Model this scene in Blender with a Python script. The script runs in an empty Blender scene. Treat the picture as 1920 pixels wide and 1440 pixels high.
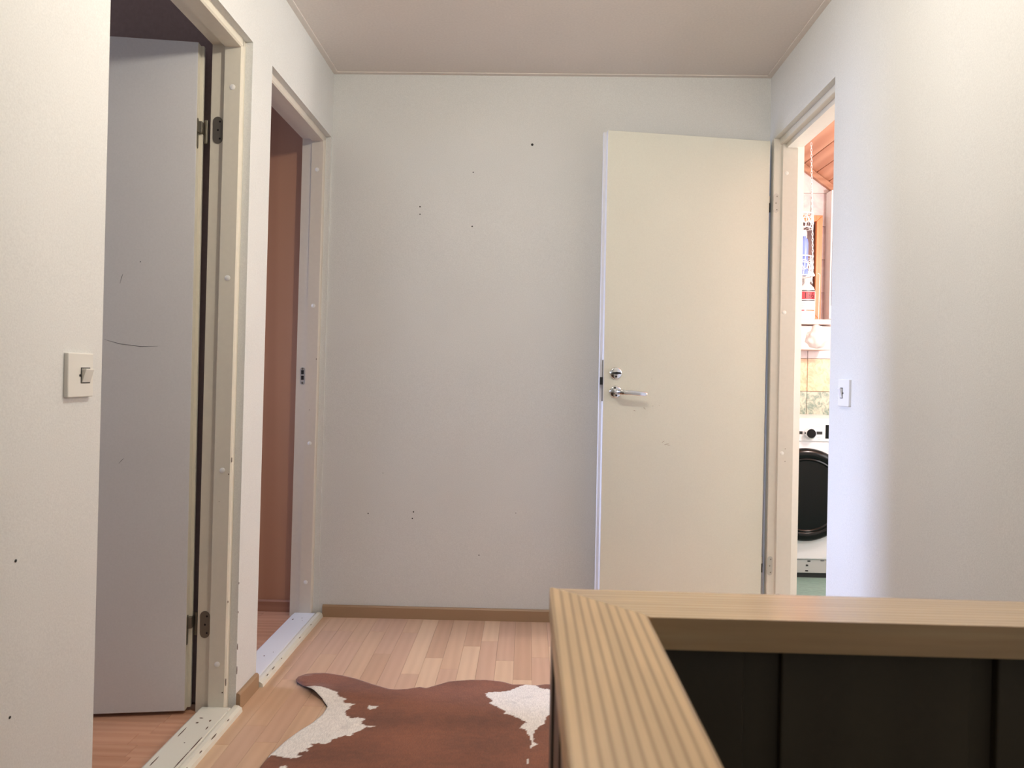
import bpy, bmesh, math, random
from mathutils import Vector, Matrix, noise
random.seed(7)
C = bpy.context.scene.collection
PI = math.pi

# ------------------------------------------------------------------ camera
YAW, PITCH, ROLL, ZC, FPX = .0202, -.0121, .0176, 1.0664, 1409.17
Xa = Vector((math.cos(YAW), math.sin(YAW), 0)); Ya = Vector((-math.sin(YAW), math.cos(YAW), 0)); Za = Vector((0, 0, 1))
FW = math.cos(PITCH)*Ya + math.sin(PITCH)*Za
Z2 = -math.sin(PITCH)*Ya + math.cos(PITCH)*Za
RT = math.cos(ROLL)*Xa + math.sin(ROLL)*Z2
UP = -math.sin(ROLL)*Xa + math.cos(ROLL)*Z2
cam = bpy.data.cameras.new('camera'); co = bpy.data.objects.new('camera', cam); C.objects.link(co)
m = Matrix((RT, UP, -FW)).transposed().to_4x4(); m.translation = Vector((0, 0, ZC)); co.matrix_world = m
cam.sensor_width = 36; cam.lens = FPX/1920*36; cam.clip_start = .02
cam.dof.use_dof = True; cam.dof.focus_distance = 2.9; cam.dof.aperture_fstop = 9.5
bpy.context.scene.camera = co

# ------------------------------------------------------------------ light and exposure
sc = bpy.context.scene
sc.view_settings.view_transform = 'Standard'; sc.view_settings.look = 'None'
sc.view_settings.exposure = 0.12; sc.view_settings.gamma = 1
sc.view_settings.use_curve_mapping = False
w = bpy.data.worlds.new('world'); sc.world = w; w.use_nodes = True
w.node_tree.nodes['Background'].inputs[0].default_value = (.75, .85, 1, 1)
w.node_tree.nodes['Background'].inputs[1].default_value = .5

def lamp(name, kind, loc, power, col, size=.1, sizey=None, aim=None, spread=None):
    l = bpy.data.lights.new(name, kind); l.energy = power; l.color = col
    o = bpy.data.objects.new(name, l); C.objects.link(o); o.location = loc
    if kind == 'AREA':
        l.shape = 'RECTANGLE'; l.size = size; l.size_y = sizey or size
        if spread: l.spread = math.radians(spread)
        o.rotation_euler = Vector(aim).to_track_quat('-Z', 'Y').to_euler()
    else:
        l.shadow_soft_size = size
    return o
lamp('hall_ceiling_lamp', 'POINT', (.06, 1.56, 2.235), 29, (1, .935, .83), .045)
lamp('bathroom_lamp', 'POINT', (2.05, 3.32, 1.85), 62, (1, .93, .88), .08)
lamp('bathroom_fill_light', 'AREA', (2.6, 3.1, 1.3), 12, (.97, .96, 1), .9, .7, (-1, .1, .0))  # added area light to brighten the bathroom; the wall here has no window
lamp('bedroom_window_light', 'AREA', (-4.12, 3.0, 1.75), 15, (.52, .64, 1), .55, .85, (1, -.03, -.22), 70)
lamp('bedroom_fill_beam', 'AREA', (-4.05, 3.10, 1.7), 3.6, (.58, .66, 1), .35, .7, (1, -.14, -.22), 26)  # added narrow beam for the bluish strip low on the right wall
lamp('near_room_fill_light', 'AREA', (-3.85, 1.75, 1.6), 22, (.66, .77, 1), .9, .9, (1, .04, -.12))  # added fill for the grey leaf and lower right wall, no window behind it
lamp('hall_fill_light', 'AREA', (.1, -1.5, 1.6), 3.5, (.8, .88, 1), .9, .9, (0, 1, -.05))  # added fill from behind the camera; the back wall is closed

# ------------------------------------------------------------------ room numbers
XL, XR, D, H, HT = -.8949, 1.0163, 3.249, 2.3623, 2.0815
D1N, D1F, D2N, D2F, D3N, D3F = 1.5392, 2.3216, 2.4965, 3.245, 2.5425, 3.2302
def wl(v): return Vector((v.x+.0136*v.z+.0013*(v.y-2.4), v.y, v.z))
def wr(v): return Vector((v.x-.0043*v.z+.0195*(v.y-2.4), v.y, v.z))
def wf(v): return Vector((v.x, v.y+.0047*v.z, v.z))

# ------------------------------------------------------------------ materials
def srgb(r, g, b):
    f = lambda c: (c/255/12.92) if c/255 <= .04045 else ((c/255+.055)/1.055)**2.4
    return (f(r), f(g), f(b), 1)
def newmat(name, col, rough=.5, metal=0, spec=.5):
    mt = bpy.data.materials.new(name); mt.use_nodes = True
    b = mt.node_tree.nodes['Principled BSDF']
    b.inputs['Base Color'].default_value = col if len(col) == 4 else (*col, 1)
    b.inputs['Roughness'].default_value = rough; b.inputs['Metallic'].default_value = metal
    b.inputs['Specular IOR Level'].default_value = spec
    return mt, mt.node_tree, b
def N(nt, t, **kw):
    n = nt.nodes.new(t)
    for k, v in kw.items():
        if k in n.inputs: n.inputs[k].default_value = v
        else: setattr(n, k, v)
    return n
def ramp(nt, src, stops, interp='LINEAR'):
    r = nt.nodes.new('ShaderNodeValToRGB'); nt.links.new(src, r.inputs[0]); cr = r.color_ramp
    cr.interpolation = interp
    while len(cr.elements) < len(stops): cr.elements.new(.5)
    for e, (p, c) in zip(cr.elements, stops): e.position = p; e.color = c if len(c) == 4 else (*c, 1)
    return r
def coords(nt, scale=(1, 1, 1), kind='Object', rot=(0, 0, 0)):
    tc = nt.nodes.new('ShaderNodeTexCoord'); mp = nt.nodes.new('ShaderNodeMapping')
    mp.inputs['Scale'].default_value = scale; mp.inputs['Rotation'].default_value = rot
    nt.links.new(tc.outputs[kind], mp.inputs[0]); return mp.outputs[0]
def bump(nt, b, h, strength=.2, dist=.002):
    n = nt.nodes.new('ShaderNodeBump'); n.inputs['Strength'].default_value = strength; n.inputs['Distance'].default_value = dist
    nt.links.new(h, n.inputs['Height']); nt.links.new(n.outputs[0], b.inputs['Normal'])
def shade(c, k): return tuple(x*k for x in c[:3])+(1,)

def paint(name, col, rough=.55, grain=260, var=.05, bstr=.12, big=.03):
    mt, nt, b = newmat(name, col, rough)
    v = coords(nt)
    n1 = N(nt, 'ShaderNodeTexNoise', Scale=grain, Detail=4.); nt.links.new(v, n1.inputs['Vector'])
    n2 = N(nt, 'ShaderNodeTexNoise', Scale=3.5, Detail=3.); nt.links.new(v, n2.inputs['Vector'])
    r1 = ramp(nt, n1.outputs[0], [(.3, shade(col, 1-var)), (.7, shade(col, 1+var*.6))])
    mx = N(nt, 'ShaderNodeMix', data_type='RGBA', blend_type='MULTIPLY'); mx.inputs[0].default_value = 1
    r2 = ramp(nt, n2.outputs[0], [(.3, (1-big,)*3), (.7, (1, 1, 1))])
    nt.links.new(r1.outputs[0], mx.inputs[6]); nt.links.new(r2.outputs[0], mx.inputs[7])
    nt.links.new(mx.outputs[2], b.inputs['Base Color'])
    bump(nt, b, n1.outputs[0], bstr, .001)
    return mt
WALL = paint('wall_paint', (.735, .74, .715, 1), .6, 300, .07, .25)
CEIL = paint('ceiling_paint', (.75, .69, .64, 1), .42, 120, .05, .3)
CREAM = paint('frame_cream_paint', (.74, .69, .57, 1), .38, 60, .02, .08)
CREAM2 = paint('frame_cream_far', (.72, .66, .57, 1), .4, 60, .02, .08)
LEAFG = paint('leaf_white_paint', (.72, .71, .70, 1), .45, 200, .03, .1)
LEAFC = paint('leaf_ivory_paint', (.70, .70, .61, 1), .42, 200, .03, .1)
CASE3 = paint('frame_ivory_paint', (.73, .70, .63, 1), .4, 60, .02, .08)
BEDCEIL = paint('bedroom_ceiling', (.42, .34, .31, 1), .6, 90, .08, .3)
TRIMC = paint('ceiling_trim', (.75, .69, .63, 1), .45, 80, .03, .1)
PLUG = newmat('cap_plastic', (.85, .84, .80, 1), .3)[0]
PLASTIC = newmat('switch_plastic', (.76, .74, .68, 1), .3)[0]
PLASTICW = newmat('switch_white', (.78, .78, .78, 1), .35)[0]
CHROME = newmat('chrome', (.75, .75, .76, 1), .12, 1)[0]
STEEL = newmat('worn_steel', (.22, .20, .16, 1), .42, .8)[0]
STEELL = newmat('dull_steel', (.55, .54, .50, 1), .45, .55)[0]
DARK = newmat('dark_hole', (.008, .007, .006, 1), .7)[0]
WHITEG = newmat('white_enamel', (.72, .72, .74, 1), .25)[0]
WHITEM = newmat('white_matte', (.8, .8, .8, 1), .5)[0]
BLACKG = newmat('black_gloss', (.004, .005, .005, 1), .2, 0, .22)[0]
BLACKM = newmat('black_matte', (.012, .012, .013, 1), .35)[0]
BASEM = newmat('tan_board', srgb(162, 132, 102), .45)[0]
FELT = newmat('hide_backing', srgb(70, 58, 60), .9)[0]

def chipped(name, col, thr=.66):
    mt, nt, b = newmat(name, col, .35)
    v = coords(nt, (14, 3.5, 14))
    n1 = N(nt, 'ShaderNodeTexNoise', Scale=6., Detail=5., Roughness=.65); nt.links.new(v, n1.inputs['Vector'])
    r = ramp(nt, n1.outputs[0], [(thr, col), (thr+.015, srgb(92, 66, 48))])
    nt.links.new(r.outputs[0], b.inputs['Base Color']); bump(nt, b, n1.outputs[0], .08)
    return mt
THRESH = chipped('threshold_paint', (.76, .74, .64, 1), .685)
THRESHW = chipped('threshold_white', (.78, .79, .80, 1), .70)
CHIPFR = chipped('frame_chipped_edge', (.74, .69, .57, 1), .72)

def wood(name, c1, c2, scale=(1, 1, 1), freq=30., dist=4., rough=.4, axis='X', det=2., coat=0, kind='Object', rnd=0.0, dscale=1.0, fine=.5, stops=(.1, .8), rot=0, bmp=.06):
    mt, nt, b = newmat(name, c1, rough)
    v = coords(nt, scale, kind, (0, 0, rot))
    if rnd:
        oi = nt.nodes.new('ShaderNodeObjectInfo'); ad = nt.nodes.new('ShaderNodeVectorMath'); ad.operation = 'ADD'
        sca = nt.nodes.new('ShaderNodeVectorMath'); sca.operation = 'SCALE'; cb = nt.nodes.new('ShaderNodeCombineXYZ')
        for i in range(3): nt.links.new(oi.outputs['Random'], cb.inputs[i])
        nt.links.new(cb.outputs[0], sca.inputs[0]); sca.inputs['Scale'].default_value = 17.
        nt.links.new(v, ad.inputs[0]); nt.links.new(sca.outputs[0], ad.inputs[1]); v = ad.outputs[0]
    wv = nt.nodes.new('ShaderNodeTexWave'); wv.wave_type = 'BANDS'; wv.bands_direction = axis
    wv.inputs['Scale'].default_value = freq; wv.inputs['Distortion'].default_value = dist
    wv.inputs['Detail'].default_value = det; wv.inputs['Detail Scale'].default_value = dscale
    nt.links.new(v, wv.inputs['Vector'])
    n1 = N(nt, 'ShaderNodeTexNoise', Scale=freq*2.2, Detail=5.); nt.links.new(v, n1.inputs['Vector'])
    r = ramp(nt, wv.outputs[0], [(stops[0], c2), (stops[1], c1)])
    r2 = ramp(nt, n1.outputs[0], [(.35, (1-.3*fine,)*3), (.65, (1, 1, 1))])
    mx = N(nt, 'ShaderNodeMix', data_type='RGBA', blend_type='MULTIPLY'); mx.inputs[0].default_value = 1
    nt.links.new(r.outputs[0], mx.inputs[6]); nt.links.new(r2.outputs[0], mx.inputs[7])
    nt.links.new(mx.outputs[2], b.inputs['Base Color'])
    if coat: b.inputs['Coat Weight'].default_value = coat; b.inputs['Coat Roughness'].default_value = .22
    bump(nt, b, n1.outputs[0], bmp)
    return mt, nt, b, mx
# handrail: clear grain stripes along the length
RAILY = wood('rail_pine_long', srgb(222, 188, 142), srgb(180, 146, 106), (1, .10, .6), 38, 2.2, .38, 'X', 2, .25, dscale=.6, stops=(.0, .55), rot=math.radians(.9))
# one small reddish spot on the near board
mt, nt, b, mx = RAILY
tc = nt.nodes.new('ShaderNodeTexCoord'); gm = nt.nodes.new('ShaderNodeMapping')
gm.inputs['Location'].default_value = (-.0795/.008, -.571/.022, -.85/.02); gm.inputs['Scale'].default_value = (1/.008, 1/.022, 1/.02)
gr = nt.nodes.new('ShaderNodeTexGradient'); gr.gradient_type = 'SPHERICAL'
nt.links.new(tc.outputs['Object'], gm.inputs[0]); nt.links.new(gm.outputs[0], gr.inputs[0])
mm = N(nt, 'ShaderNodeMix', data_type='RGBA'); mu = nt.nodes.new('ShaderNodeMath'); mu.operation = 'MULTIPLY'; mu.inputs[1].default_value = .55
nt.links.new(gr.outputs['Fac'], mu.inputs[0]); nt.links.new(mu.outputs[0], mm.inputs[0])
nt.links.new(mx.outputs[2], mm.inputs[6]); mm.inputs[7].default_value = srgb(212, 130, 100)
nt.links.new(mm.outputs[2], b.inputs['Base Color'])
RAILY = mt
RAILX = wood('rail_pine_cross', srgb(218, 184, 138), srgb(198, 160, 116), (.05, 1, 1), 40, 3.0, .26, 'Y', 3, .8)[0]
RAILDARK = wood('dark_stained_board', srgb(78, 66, 48), srgb(74, 62, 45), (1, 1, .1), 3, 4, .6, 'X', fine=.1, bmp=0)[0]
RAILOUT = wood('dark_brown_cladding', srgb(84, 66, 54), srgb(60, 46, 38), (1, 1, .1), 25, 3, .35, 'Y', bmp=.02)[0]
BROWN = wood('brown_veneer', srgb(184, 136, 106), srgb(177, 129, 100), (1, 1, .06), 3, 8, .5, 'X', 3, fine=.12, bmp=.0)[0]
PARTM = paint('partition_paint', srgb(152, 128, 120), .6, 90, .08, .1)
BROWNB = wood('brown_base', srgb(168, 122, 98), srgb(158, 112, 88), (.06, 1, 1), 9, 4, .5, 'Z', 3)[0]
def floormat(name, a, bb, sc_=(1, .12, 1), ax='X'):
    return wood(name, a, bb, sc_, 9, 6, .36, ax, 3, .15, rnd=1, fine=.22, bmp=.02, stops=(0, 1))[0]
FS = [floormat('strip_light', srgb(222, 190, 158), srgb(216, 183, 151)),
      floormat('strip_mid', srgb(212, 177, 146), srgb(206, 170, 139)),
      floormat('strip_rose', srgb(208, 172, 145), srgb(202, 165, 138)),
      floormat('strip_dark', srgb(202, 165, 136), srgb(195, 158, 129))]
FX = [floormat('room_strip_a', srgb(206, 158, 128), srgb(196, 146, 116), (.12, 1, 1), 'Y'),
      floormat('room_strip_b', srgb(200, 152, 122), srgb(186, 136, 106), (.12, 1, 1), 'Y')]
SUB = newmat('floor_under', srgb(120, 88, 66), .7)[0]
HALLFLOOR = floormat('hall_floor_far', srgb(208, 165, 130), srgb(194, 148, 115))
CEILWOOD = wood('ceiling_pine', srgb(222, 168, 140), srgb(205, 146, 118), (1, .14, 1), 5, 9, .5, 'X', 3, rnd=1, fine=.2, bmp=.0, stops=(0, 1))[0]
CEILTRIM = wood('ceiling_pine_trim', srgb(190, 138, 110), srgb(176, 122, 94), (.2, 1, 1), 8, 4, .5, 'Z', bmp=0)[0]
ORANGE = wood('orange_pine', srgb(222, 138, 92), srgb(212, 126, 80), (1, 1, .2), 14, 4, .4, 'X')[0]
PAPER = newmat('label_paper', (.75, .70, .72, 1), .6)[0]
RED = newmat('label_red', srgb(225, 60, 70), .5)[0]
REDORANGE = newmat('label_orange', srgb(225, 110, 70), .5)[0]
GREYL = newmat('print_grey', (.42, .40, .44, 1), .6)[0]
BLUE = newmat('blue_plastic', srgb(118, 138, 205), .4)[0]
GREENF = paint('bath_floor_green', srgb(120, 148, 138), .35, 40, .15, .1, .1)
BROWNP = paint('red_brown_mottle', srgb(150, 96, 78), .5, 60, .35, .3, .15)
MIRREFL = newmat('mirror_dark_reflection', srgb(72, 44, 48), .15)[0]  # dark brown base colour stands in for what the mirror reflects
def marble(name, a, bb, sc_=22):
    mt, nt, b = newmat(name, a, .22)
    v = coords(nt, (1, 1, 1), rot=(.3, .7, .2))
    n1 = N(nt, 'ShaderNodeTexNoise', Scale=float(sc_), Detail=5., Distortion=1.4); nt.links.new(v, n1.inputs['Vector'])
    r = ramp(nt, n1.outputs[0], [(.38, bb), (.60, a)]); nt.links.new(r.outputs[0], b.inputs['Base Color'])
    return mt
TPINK = marble('tile_rose_white', srgb(226, 208, 206), srgb(212, 188, 190), 9)
TPEACH = marble('tile_peach', srgb(232, 205, 168), srgb(220, 176, 140))
TGREEN = marble('tile_green_marble', srgb(205, 205, 185), srgb(136, 154, 140), 26)
GROUT = newmat('grout', srgb(170, 150, 146), .8)[0]
SHELFW = newmat('rose_white_laminate', srgb(226, 196, 188), .4)[0]
def frosted():
    mt, nt, b = newmat('thin_plastic', (.85, .78, .76, 1), .35)
    b.inputs['Transmission Weight'].default_value = .35; b.inputs['Roughness'].default_value = .4
    return mt
BAG = frosted()

# ------------------------------------------------------------------ geometry helpers
class G:
    def __init__(s): s.bm = bmesh.new(); s.smooth = False
    def _add(s, vs, fs, xf=None):
        v = [s.bm.verts.new(xf(Vector(p)) if xf else Vector(p)) for p in vs]
        out = []
        for f in fs:
            try: out.append(s.bm.faces.new([v[i] for i in f]))
            except ValueError: pass
        return v, out
    def box(s, x0, x1, y0, y1, z0, z1, bev=0, xf=None, seg=2):
        t = bmesh.new(); bmesh.ops.create_cube(t, size=1)
        for v in t.verts: v.co = Vector(((x0+x1)/2+v.co.x*(x1-x0), (y0+y1)/2+v.co.y*(y1-y0), (z0+z1)/2+v.co.z*(z1-z0)))
        if bev: bmesh.ops.bevel(t, geom=t.edges[:], offset=bev, segments=seg, profile=.5, affect='EDGES')
        return s.merge(t, xf)
    def merge(s, t, xf=None):
        t.verts.index_update()
        vs = [v.co.copy() for v in t.verts]; fs = [[v.index for v in f.verts] for f in t.faces]; t.free()
        s._add(vs, fs, xf); return s
    def prism(s, pts, a, b, axis='z', bev=0, xf=None):
        """pts: 2-D outline, extruded from a to b along axis"""
        t = bmesh.new()
        def P(p, h): return {'z': (p[0], p[1], h), 'y': (p[0], h, p[1]), 'x': (h, p[0], p[1])}[axis]
        lo = [t.verts.new(P(p, a)) for p in pts]; hi = [t.verts.new(P(p, b)) for p in pts]; n = len(pts)
        t.faces.new(lo); t.faces.new(hi)
        for i in range(n): t.faces.new([lo[i], lo[(i+1) % n], hi[(i+1) % n], hi[i]])
        bmesh.ops.recalc_face_normals(t, faces=t.faces)
        if bev: bmesh.ops.bevel(t, geom=t.edges[:], offset=bev, segments=2, profile=.5, affect='EDGES')
        return s.merge(t, xf)
    def lathe(s, prof, c=(0, 0, 0), axis='z', seg=28, xf=None):
        """prof: (radius, height) pairs"""
        c = Vector(c); vs = []; fs = []
        for r, h in prof:
            for k in range(seg):
                a = 2*PI*k/seg; x, y = r*math.cos(a), r*math.sin(a)
                p = {'z': (x, y, h), 'y': (x, h, y), 'x': (h, x, y)}[axis]
                vs.append(c+Vector(p))
        for i in range(len(prof)-1):
            for k in range(seg):
                k2 = (k+1) % seg; fs.append([i*seg+k, i*seg+k2, (i+1)*seg+k2, (i+1)*seg+k])
        fs.append(list(range(seg))); fs.append([(len(prof)-1)*seg+k for k in range(seg)])
        s._add(vs, fs, xf); s.smooth = True; return s
    def tube(s, path, r, seg=8, closed=False, xf=None):
        path = [Vector(p) for p in path]; n = len(path); rings = []
        rr = r if isinstance(r, (list, tuple)) else [r]*n
        vs = []; fs = []; up = Vector((0.13, .21, .97)).normalized()
        for i, p in enumerate(path):
            if closed: d = path[(i+1) % n]-path[i-1]
            else: d = path[min(i+1, n-1)]-path[max(i-1, 0)]
            d.normalize()
            a = d.cross(up)
            if a.length < .05: a = d.cross(Vector((1, 0, 0)))
            a.normalize(); b_ = d.cross(a)
            for k in range(seg):
                t = 2*PI*k/seg; vs.append(p+(a*math.cos(t)+b_*math.sin(t))*rr[i])
        m_ = n if closed else n-1
        for i in range(m_):
            for k in range(seg):
                j = (i+1) % n; fs.append([i*seg+k, i*seg+(k+1) % seg, j*seg+(k+1) % seg, j*seg+k])
        if not closed: fs.append(list(range(seg))[::-1]); fs.append([(n-1)*seg+k for k in range(seg)])
        s._add(vs, fs, xf); s.smooth = True; return s
    def build(s, name, mat, parent=None, **props):
        bm = s.bm
        bmesh.ops.recalc_face_normals(bm, faces=bm.faces)
        if parent is not None:
            off = Vector(parent['org'])
        else:
            xs = [v.co for v in bm.verts]
            off = Vector(((min(v.x for v in xs)+max(v.x for v in xs))/2, (min(v.y for v in xs)+max(v.y for v in xs))/2, min(v.z for v in xs)))
        if props.pop('world_origin', False): off = Vector((0, 0, 0))
        for v in bm.verts: v.co -= off
        me = bpy.data.meshes.new(name); bm.to_mesh(me); bm.free()
        for f in me.polygons: f.use_smooth = s.smooth
        if s.smooth and hasattr(me, 'set_sharp_from_angle'): me.set_sharp_from_angle(angle=math.radians(42))
        for mm_ in (mat if isinstance(mat, (list, tuple)) else [mat]): me.materials.append(mm_)
        o = bpy.data.objects.new(name, me); C.objects.link(o)
        if parent is not None:
            o.parent = parent; o.location = (0, 0, 0); o['org'] = tuple(off)
            # third level children are relative to the same world origin
        else:
            o.location = off; o['org'] = tuple(off)
        for k, v in props.items(): o[k] = v
        return o
def E_(name, loc, label, cat=None, **kw):
    o = bpy.data.objects.new(name, None); C.objects.link(o); o.location = loc; o['org'] = tuple(loc); o['label'] = label
    if cat: o['category'] = cat
    o.empty_display_size = .05
    for k, v in kw.items(): o[k] = v
    return o
def struct(name, g, mat, label, **kw): return g.build(name, mat, None, kind='structure', label=label, **kw)

# ------------------------------------------------------------------ walls
g = G()
TL = .10
x0, x1 = XL-TL, XL
g.box(x0, x1, -1.6, D1N, 0, H, xf=wl)
g.box(x0, x1, D1N, D1F, HT, H, xf=wl)
g.box(x0, x1, D1F, D2N, 0, H, xf=wl)
g.box(x0, x1, D2N, D2F, HT, H, xf=wl)
g.box(x0, x1, D2F, 3.36, 0, H, xf=wl)
wall_left = struct('wall_left', g, WALL, 'painted off-white hall wall on the left, with two doorways')
g = G().box(-.93, 1.10, D, 3.35, 0, H, xf=wf)
wall_far = struct('wall_far', g, WALL, 'plain off-white end wall of the hall with a few nail holes')
g = G()
x0, x1 = XR, XR+.10
g.box(x0, x1, -1.6, D3N, 0, H, xf=wr)
g.box(x0, x1, D3N, D3F, HT, H, xf=wr)
g.box(x0, x1, D3F, 3.36, 0, H, xf=wr)
wall_right = struct('wall_right', g, WALL, 'off-white hall wall on the right, lit bluish beside the bathroom doorway')
struct('wall_back', G().box(-1.0, 1.12, -1.7, -1.6, 0, H), WALL, 'off-white wall at the near end of the hall')
ceiling = struct('ceiling', G().box(-1.0, 1.12, -1.7, 3.36, H, H+.08), CEIL, 'pale rose-grey painted hall ceiling')

# nail holes and marks on the far wall (small dark pits set into the paint)
for x, z, r in [(.0034, 2.062, .0062), (-.2497, 1.940, .003), (-.478, 1.788, .0036), (-.4775, 1.7555, .003), (-.2504, 1.706, .0036),
                (-.4845, .4634, .0034), (-.4887, .4354, .0034), (-.6822, .4522, .003), (-.1961, .2816, .0026), (-.0396, .468, .002), (-.62, .63, .0018)]:
    g = G(); y = D+.0047*z
    r *= .6; g.lathe([(r*1.5, -.0004), (r, -.0012), (r*.7, .0005)], (x, y, z), 'y', 10)
    g.build('nail_hole', DARK, wall_far)

for y, z, r in [(1.289, .727, .003), (1.283, .455, .0028)]:
    g = G(); g.lathe([(r, .0006), (r*.7, .001), (r*.4, -.0004)], wl(Vector((XL, y, z))), 'x', 10)
    g.build('nail_hole', DARK, wall_left)
# ceiling edge strips
def cstrip(name, g, label): struct(name, g, TRIMC, label)
t_ = .022
cstrip('trim_4', G().box(XL+.002, XR+.01, D-t_+.011, D+.012, H-.005, H, .001), 'thin painted strip where ceiling meets the end wall')
cstrip('trim_5', G().box(XL-.002, XL+t_, 0, D-t_+.010, H-.005, H, .001, xf=wl), 'thin painted strip where ceiling meets the left wall')
cstrip('trim_6', G().box(XR-t_, XR+.002, 0, D-t_+.010, H-.005, H, .001, xf=wr), 'thin painted strip where ceiling meets the right wall')

# ------------------------------------------------------------------ hall floor
FT = .004
g = G()
g.box(-.90, .045, -1.6, 3.25, -.16, -FT); g.box(.045, 1.03, .75, 3.25, -.16, -FT)
floor = struct('floor', g, SUB, 'hall floor of warm beech strip laminate')
g = G(); g.box(-.89, .045, -1.6, 1.5, -FT, 0); g.box(.045, 1.03, .76, 1.5, -FT, 0)
g.build('near_floor_surface', HALLFLOOR, floor)
known = {-.098: [(2.79, 0)], -.3645: [(2.80, 0)], -.431: [(2.645, 2)], -.0315: [(2.617, 0)], -.231: [(2.93, 0)], -.1645: [(2.99, 2)]}
W_ = .0665
xk = -.0315-W_*13
shared = {}
def strip(parent, xa, xb, ya, yb, mat, name='floor_strip', top=0):
    key = (round(xb-xa, 4), round(yb-ya, 3), mat.name)
    if key not in shared:
        t = bmesh.new(); bmesh.ops.create_cube(t, size=1)
        for v in t.verts: v.co = Vector((v.co.x*(xb-xa-.0005), v.co.y*(yb-ya-.0005), (v.co.z-.5)*FT))
        ed = [e for e in t.edges if e.verts[0].co.z > -.001 and e.verts[1].co.z > -.001]
        bmesh.ops.bevel(t, geom=ed, offset=.0005, segments=1, affect='EDGES')
        me = bpy.data.meshes.new('floor_strip'); t.to_mesh(me); t.free(); me.materials.append(mat); shared[key] = me
    o = bpy.data.objects.new(name, shared[key]); C.objects.link(o); o.parent = parent
    o.location = Vector(((xa+xb)/2, (ya+yb)/2, top))-Vector(parent['org'])
cnt = 0
i = 0
while xk < 1.03:
    xa, xb = max(xk, -.893), min(xk+W_, 1.028)
    if xb-xa > .01:
        kk = [v for k, v in known.items() if abs(k-xk) < .004]
        y = 3.249; lastm = None
        joints = []
        if kk:
            yj, mi = kk[0][0]
            joints = [(3.249, yj, random.choice([1, 2, 3]) if mi == 0 else 0)]; y = yj; first = mi
        else:
            first = None; y = 3.249
        while y > 1.5:
            L = random.choice([.26, .34, .42, .5, .58]); 
            if y == 3.249: L = random.choice([.18, .3, .42, .55])
            ya = max(1.5, y-L)
            if ya-1.5 < .1: ya = 1.5
            mi = first if first is not None else random.choice([0, 1, 1, 2, 2, 3, 1, 0])
            if mi == lastm: mi = (mi+1) % 4
            first = None; joints.append((y, ya, mi)); lastm = mi; y = ya
        for yt, yb_, mi in joints: strip(floor, xa, xb, yb_, yt, FS[mi]); cnt += 1
    xk += W_; i += 1

# ------------------------------------------------------------------ rooms on the left
g = G(); g.box(-4.0, -.885, .4, 3.36, -.16, -FT)
floor2 = struct('floor_rooms', g, SUB, 'reddish laminate floor of the two rooms on the left')
for y0, y1, xs in ((1.56, 2.36, (-1.9, -1.44, -1.08, -.90)), (2.49, 3.30, (-2.0, -1.5, -1.16, -.90))):
    n = int(round((y1-y0)/.0665))
    for k in range(n):
        ya = y0+(y1-y0)*k/n; yb = y0+(y1-y0)*(k+1)/n; sh = random.uniform(-.15, .1)
        e = [xs[0], xs[1]+sh, xs[2]+sh*.4, xs[3]]
        for a, b2 in zip(e, e[1:]): strip(floor2, a, b2, ya, yb, FX[random.random() < .4])
G().box(-4.0, -1.9, .4, 3.3, -FT, -.0005).build('far_floor_surface', FX[0], floor2)
G().box(-1.9, -.90, .4, 1.56, -FT, -.0005).build('near_floor_surface', FX[0], floor2)
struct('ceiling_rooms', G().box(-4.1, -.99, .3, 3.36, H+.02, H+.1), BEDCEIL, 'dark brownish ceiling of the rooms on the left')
g = G(); g.box(-4.1, -.99, 2.372, 2.45, 0, H+.02)
struct('wall_partition', g, PARTM, 'brown partition wall behind the grey door')
struct('wall_room_near', G().box(-4.1, -.99, .3, .4, 0, H+.02), WALL, 'near side wall of the first room on the left')
g = G()
g.box(-4.1, -4.0, .4, 2.5, 0, H+.02); g.box(-4.1, -4.0, 2.5, 3.3, 0, 1.25); g.box(-4.1, -4.0, 2.5, 3.3, 2.2, H+.02)
struct('wall_outer', g, WALL, 'outer wall of the left rooms with a window opening')
wb = struct('wall_bedroom', G().box(-4.0, -.99, 3.305, 3.36, 0, H+.02), BROWN, 'reddish-brown wood-grain wall seen through the second doorway')
g = G(); g.prism([(3.293, 0), (3.305, 0), (3.305, .05), (3.297, .05), (3.293, .044)], -4.0, -.99, 'x')
struct('baseboard_bedroom', g, BROWNB, 'narrow reddish-brown baseboard under the brown wall')

# ------------------------------------------------------------------ baseboards
def basepoly(y_in, y_wall, h=.052): return [(y_in, 0), (y_wall, 0), (y_wall, h), (y_in+(.005 if y_wall > y_in else -.005), h), (y_in, h-.006)]
g = G(); g.prism(basepoly(D-.012, D), XL+.022, XR+.012, 'x'); struct('baseboard_far', g, BASEM, 'tan wooden baseboard along the end wall')
g = G(); g.prism([(XL, 0), (XL+.013, 0), (XL+.013, .047), (XL+.008, .053), (XL, .053)], D1F+.004, D2N-.006, 'y', .0008, xf=wl)
struct('baseboard_left', g, BASEM, 'short tan baseboard between the two left doorways')
g = G(); g.prism([(XL, 0), (XL+.013, 0), (XL+.013, .047), (XL+.008, .053), (XL, .053)], -1.6, D1N-.004, 'y', xf=wl)
struct('baseboard_left.001', g, BASEM, 'tan baseboard on the left wall before the first doorway')
g = G(); g.prism([(XR, 0), (XR-.013, 0), (XR-.013, .047), (XR-.008, .053), (XR, .053)], .80, D3N-.004, 'y', xf=wr)
struct('baseboard_right', g, BASEM, 'tan baseboard on the right wall behind the railing')

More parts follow.
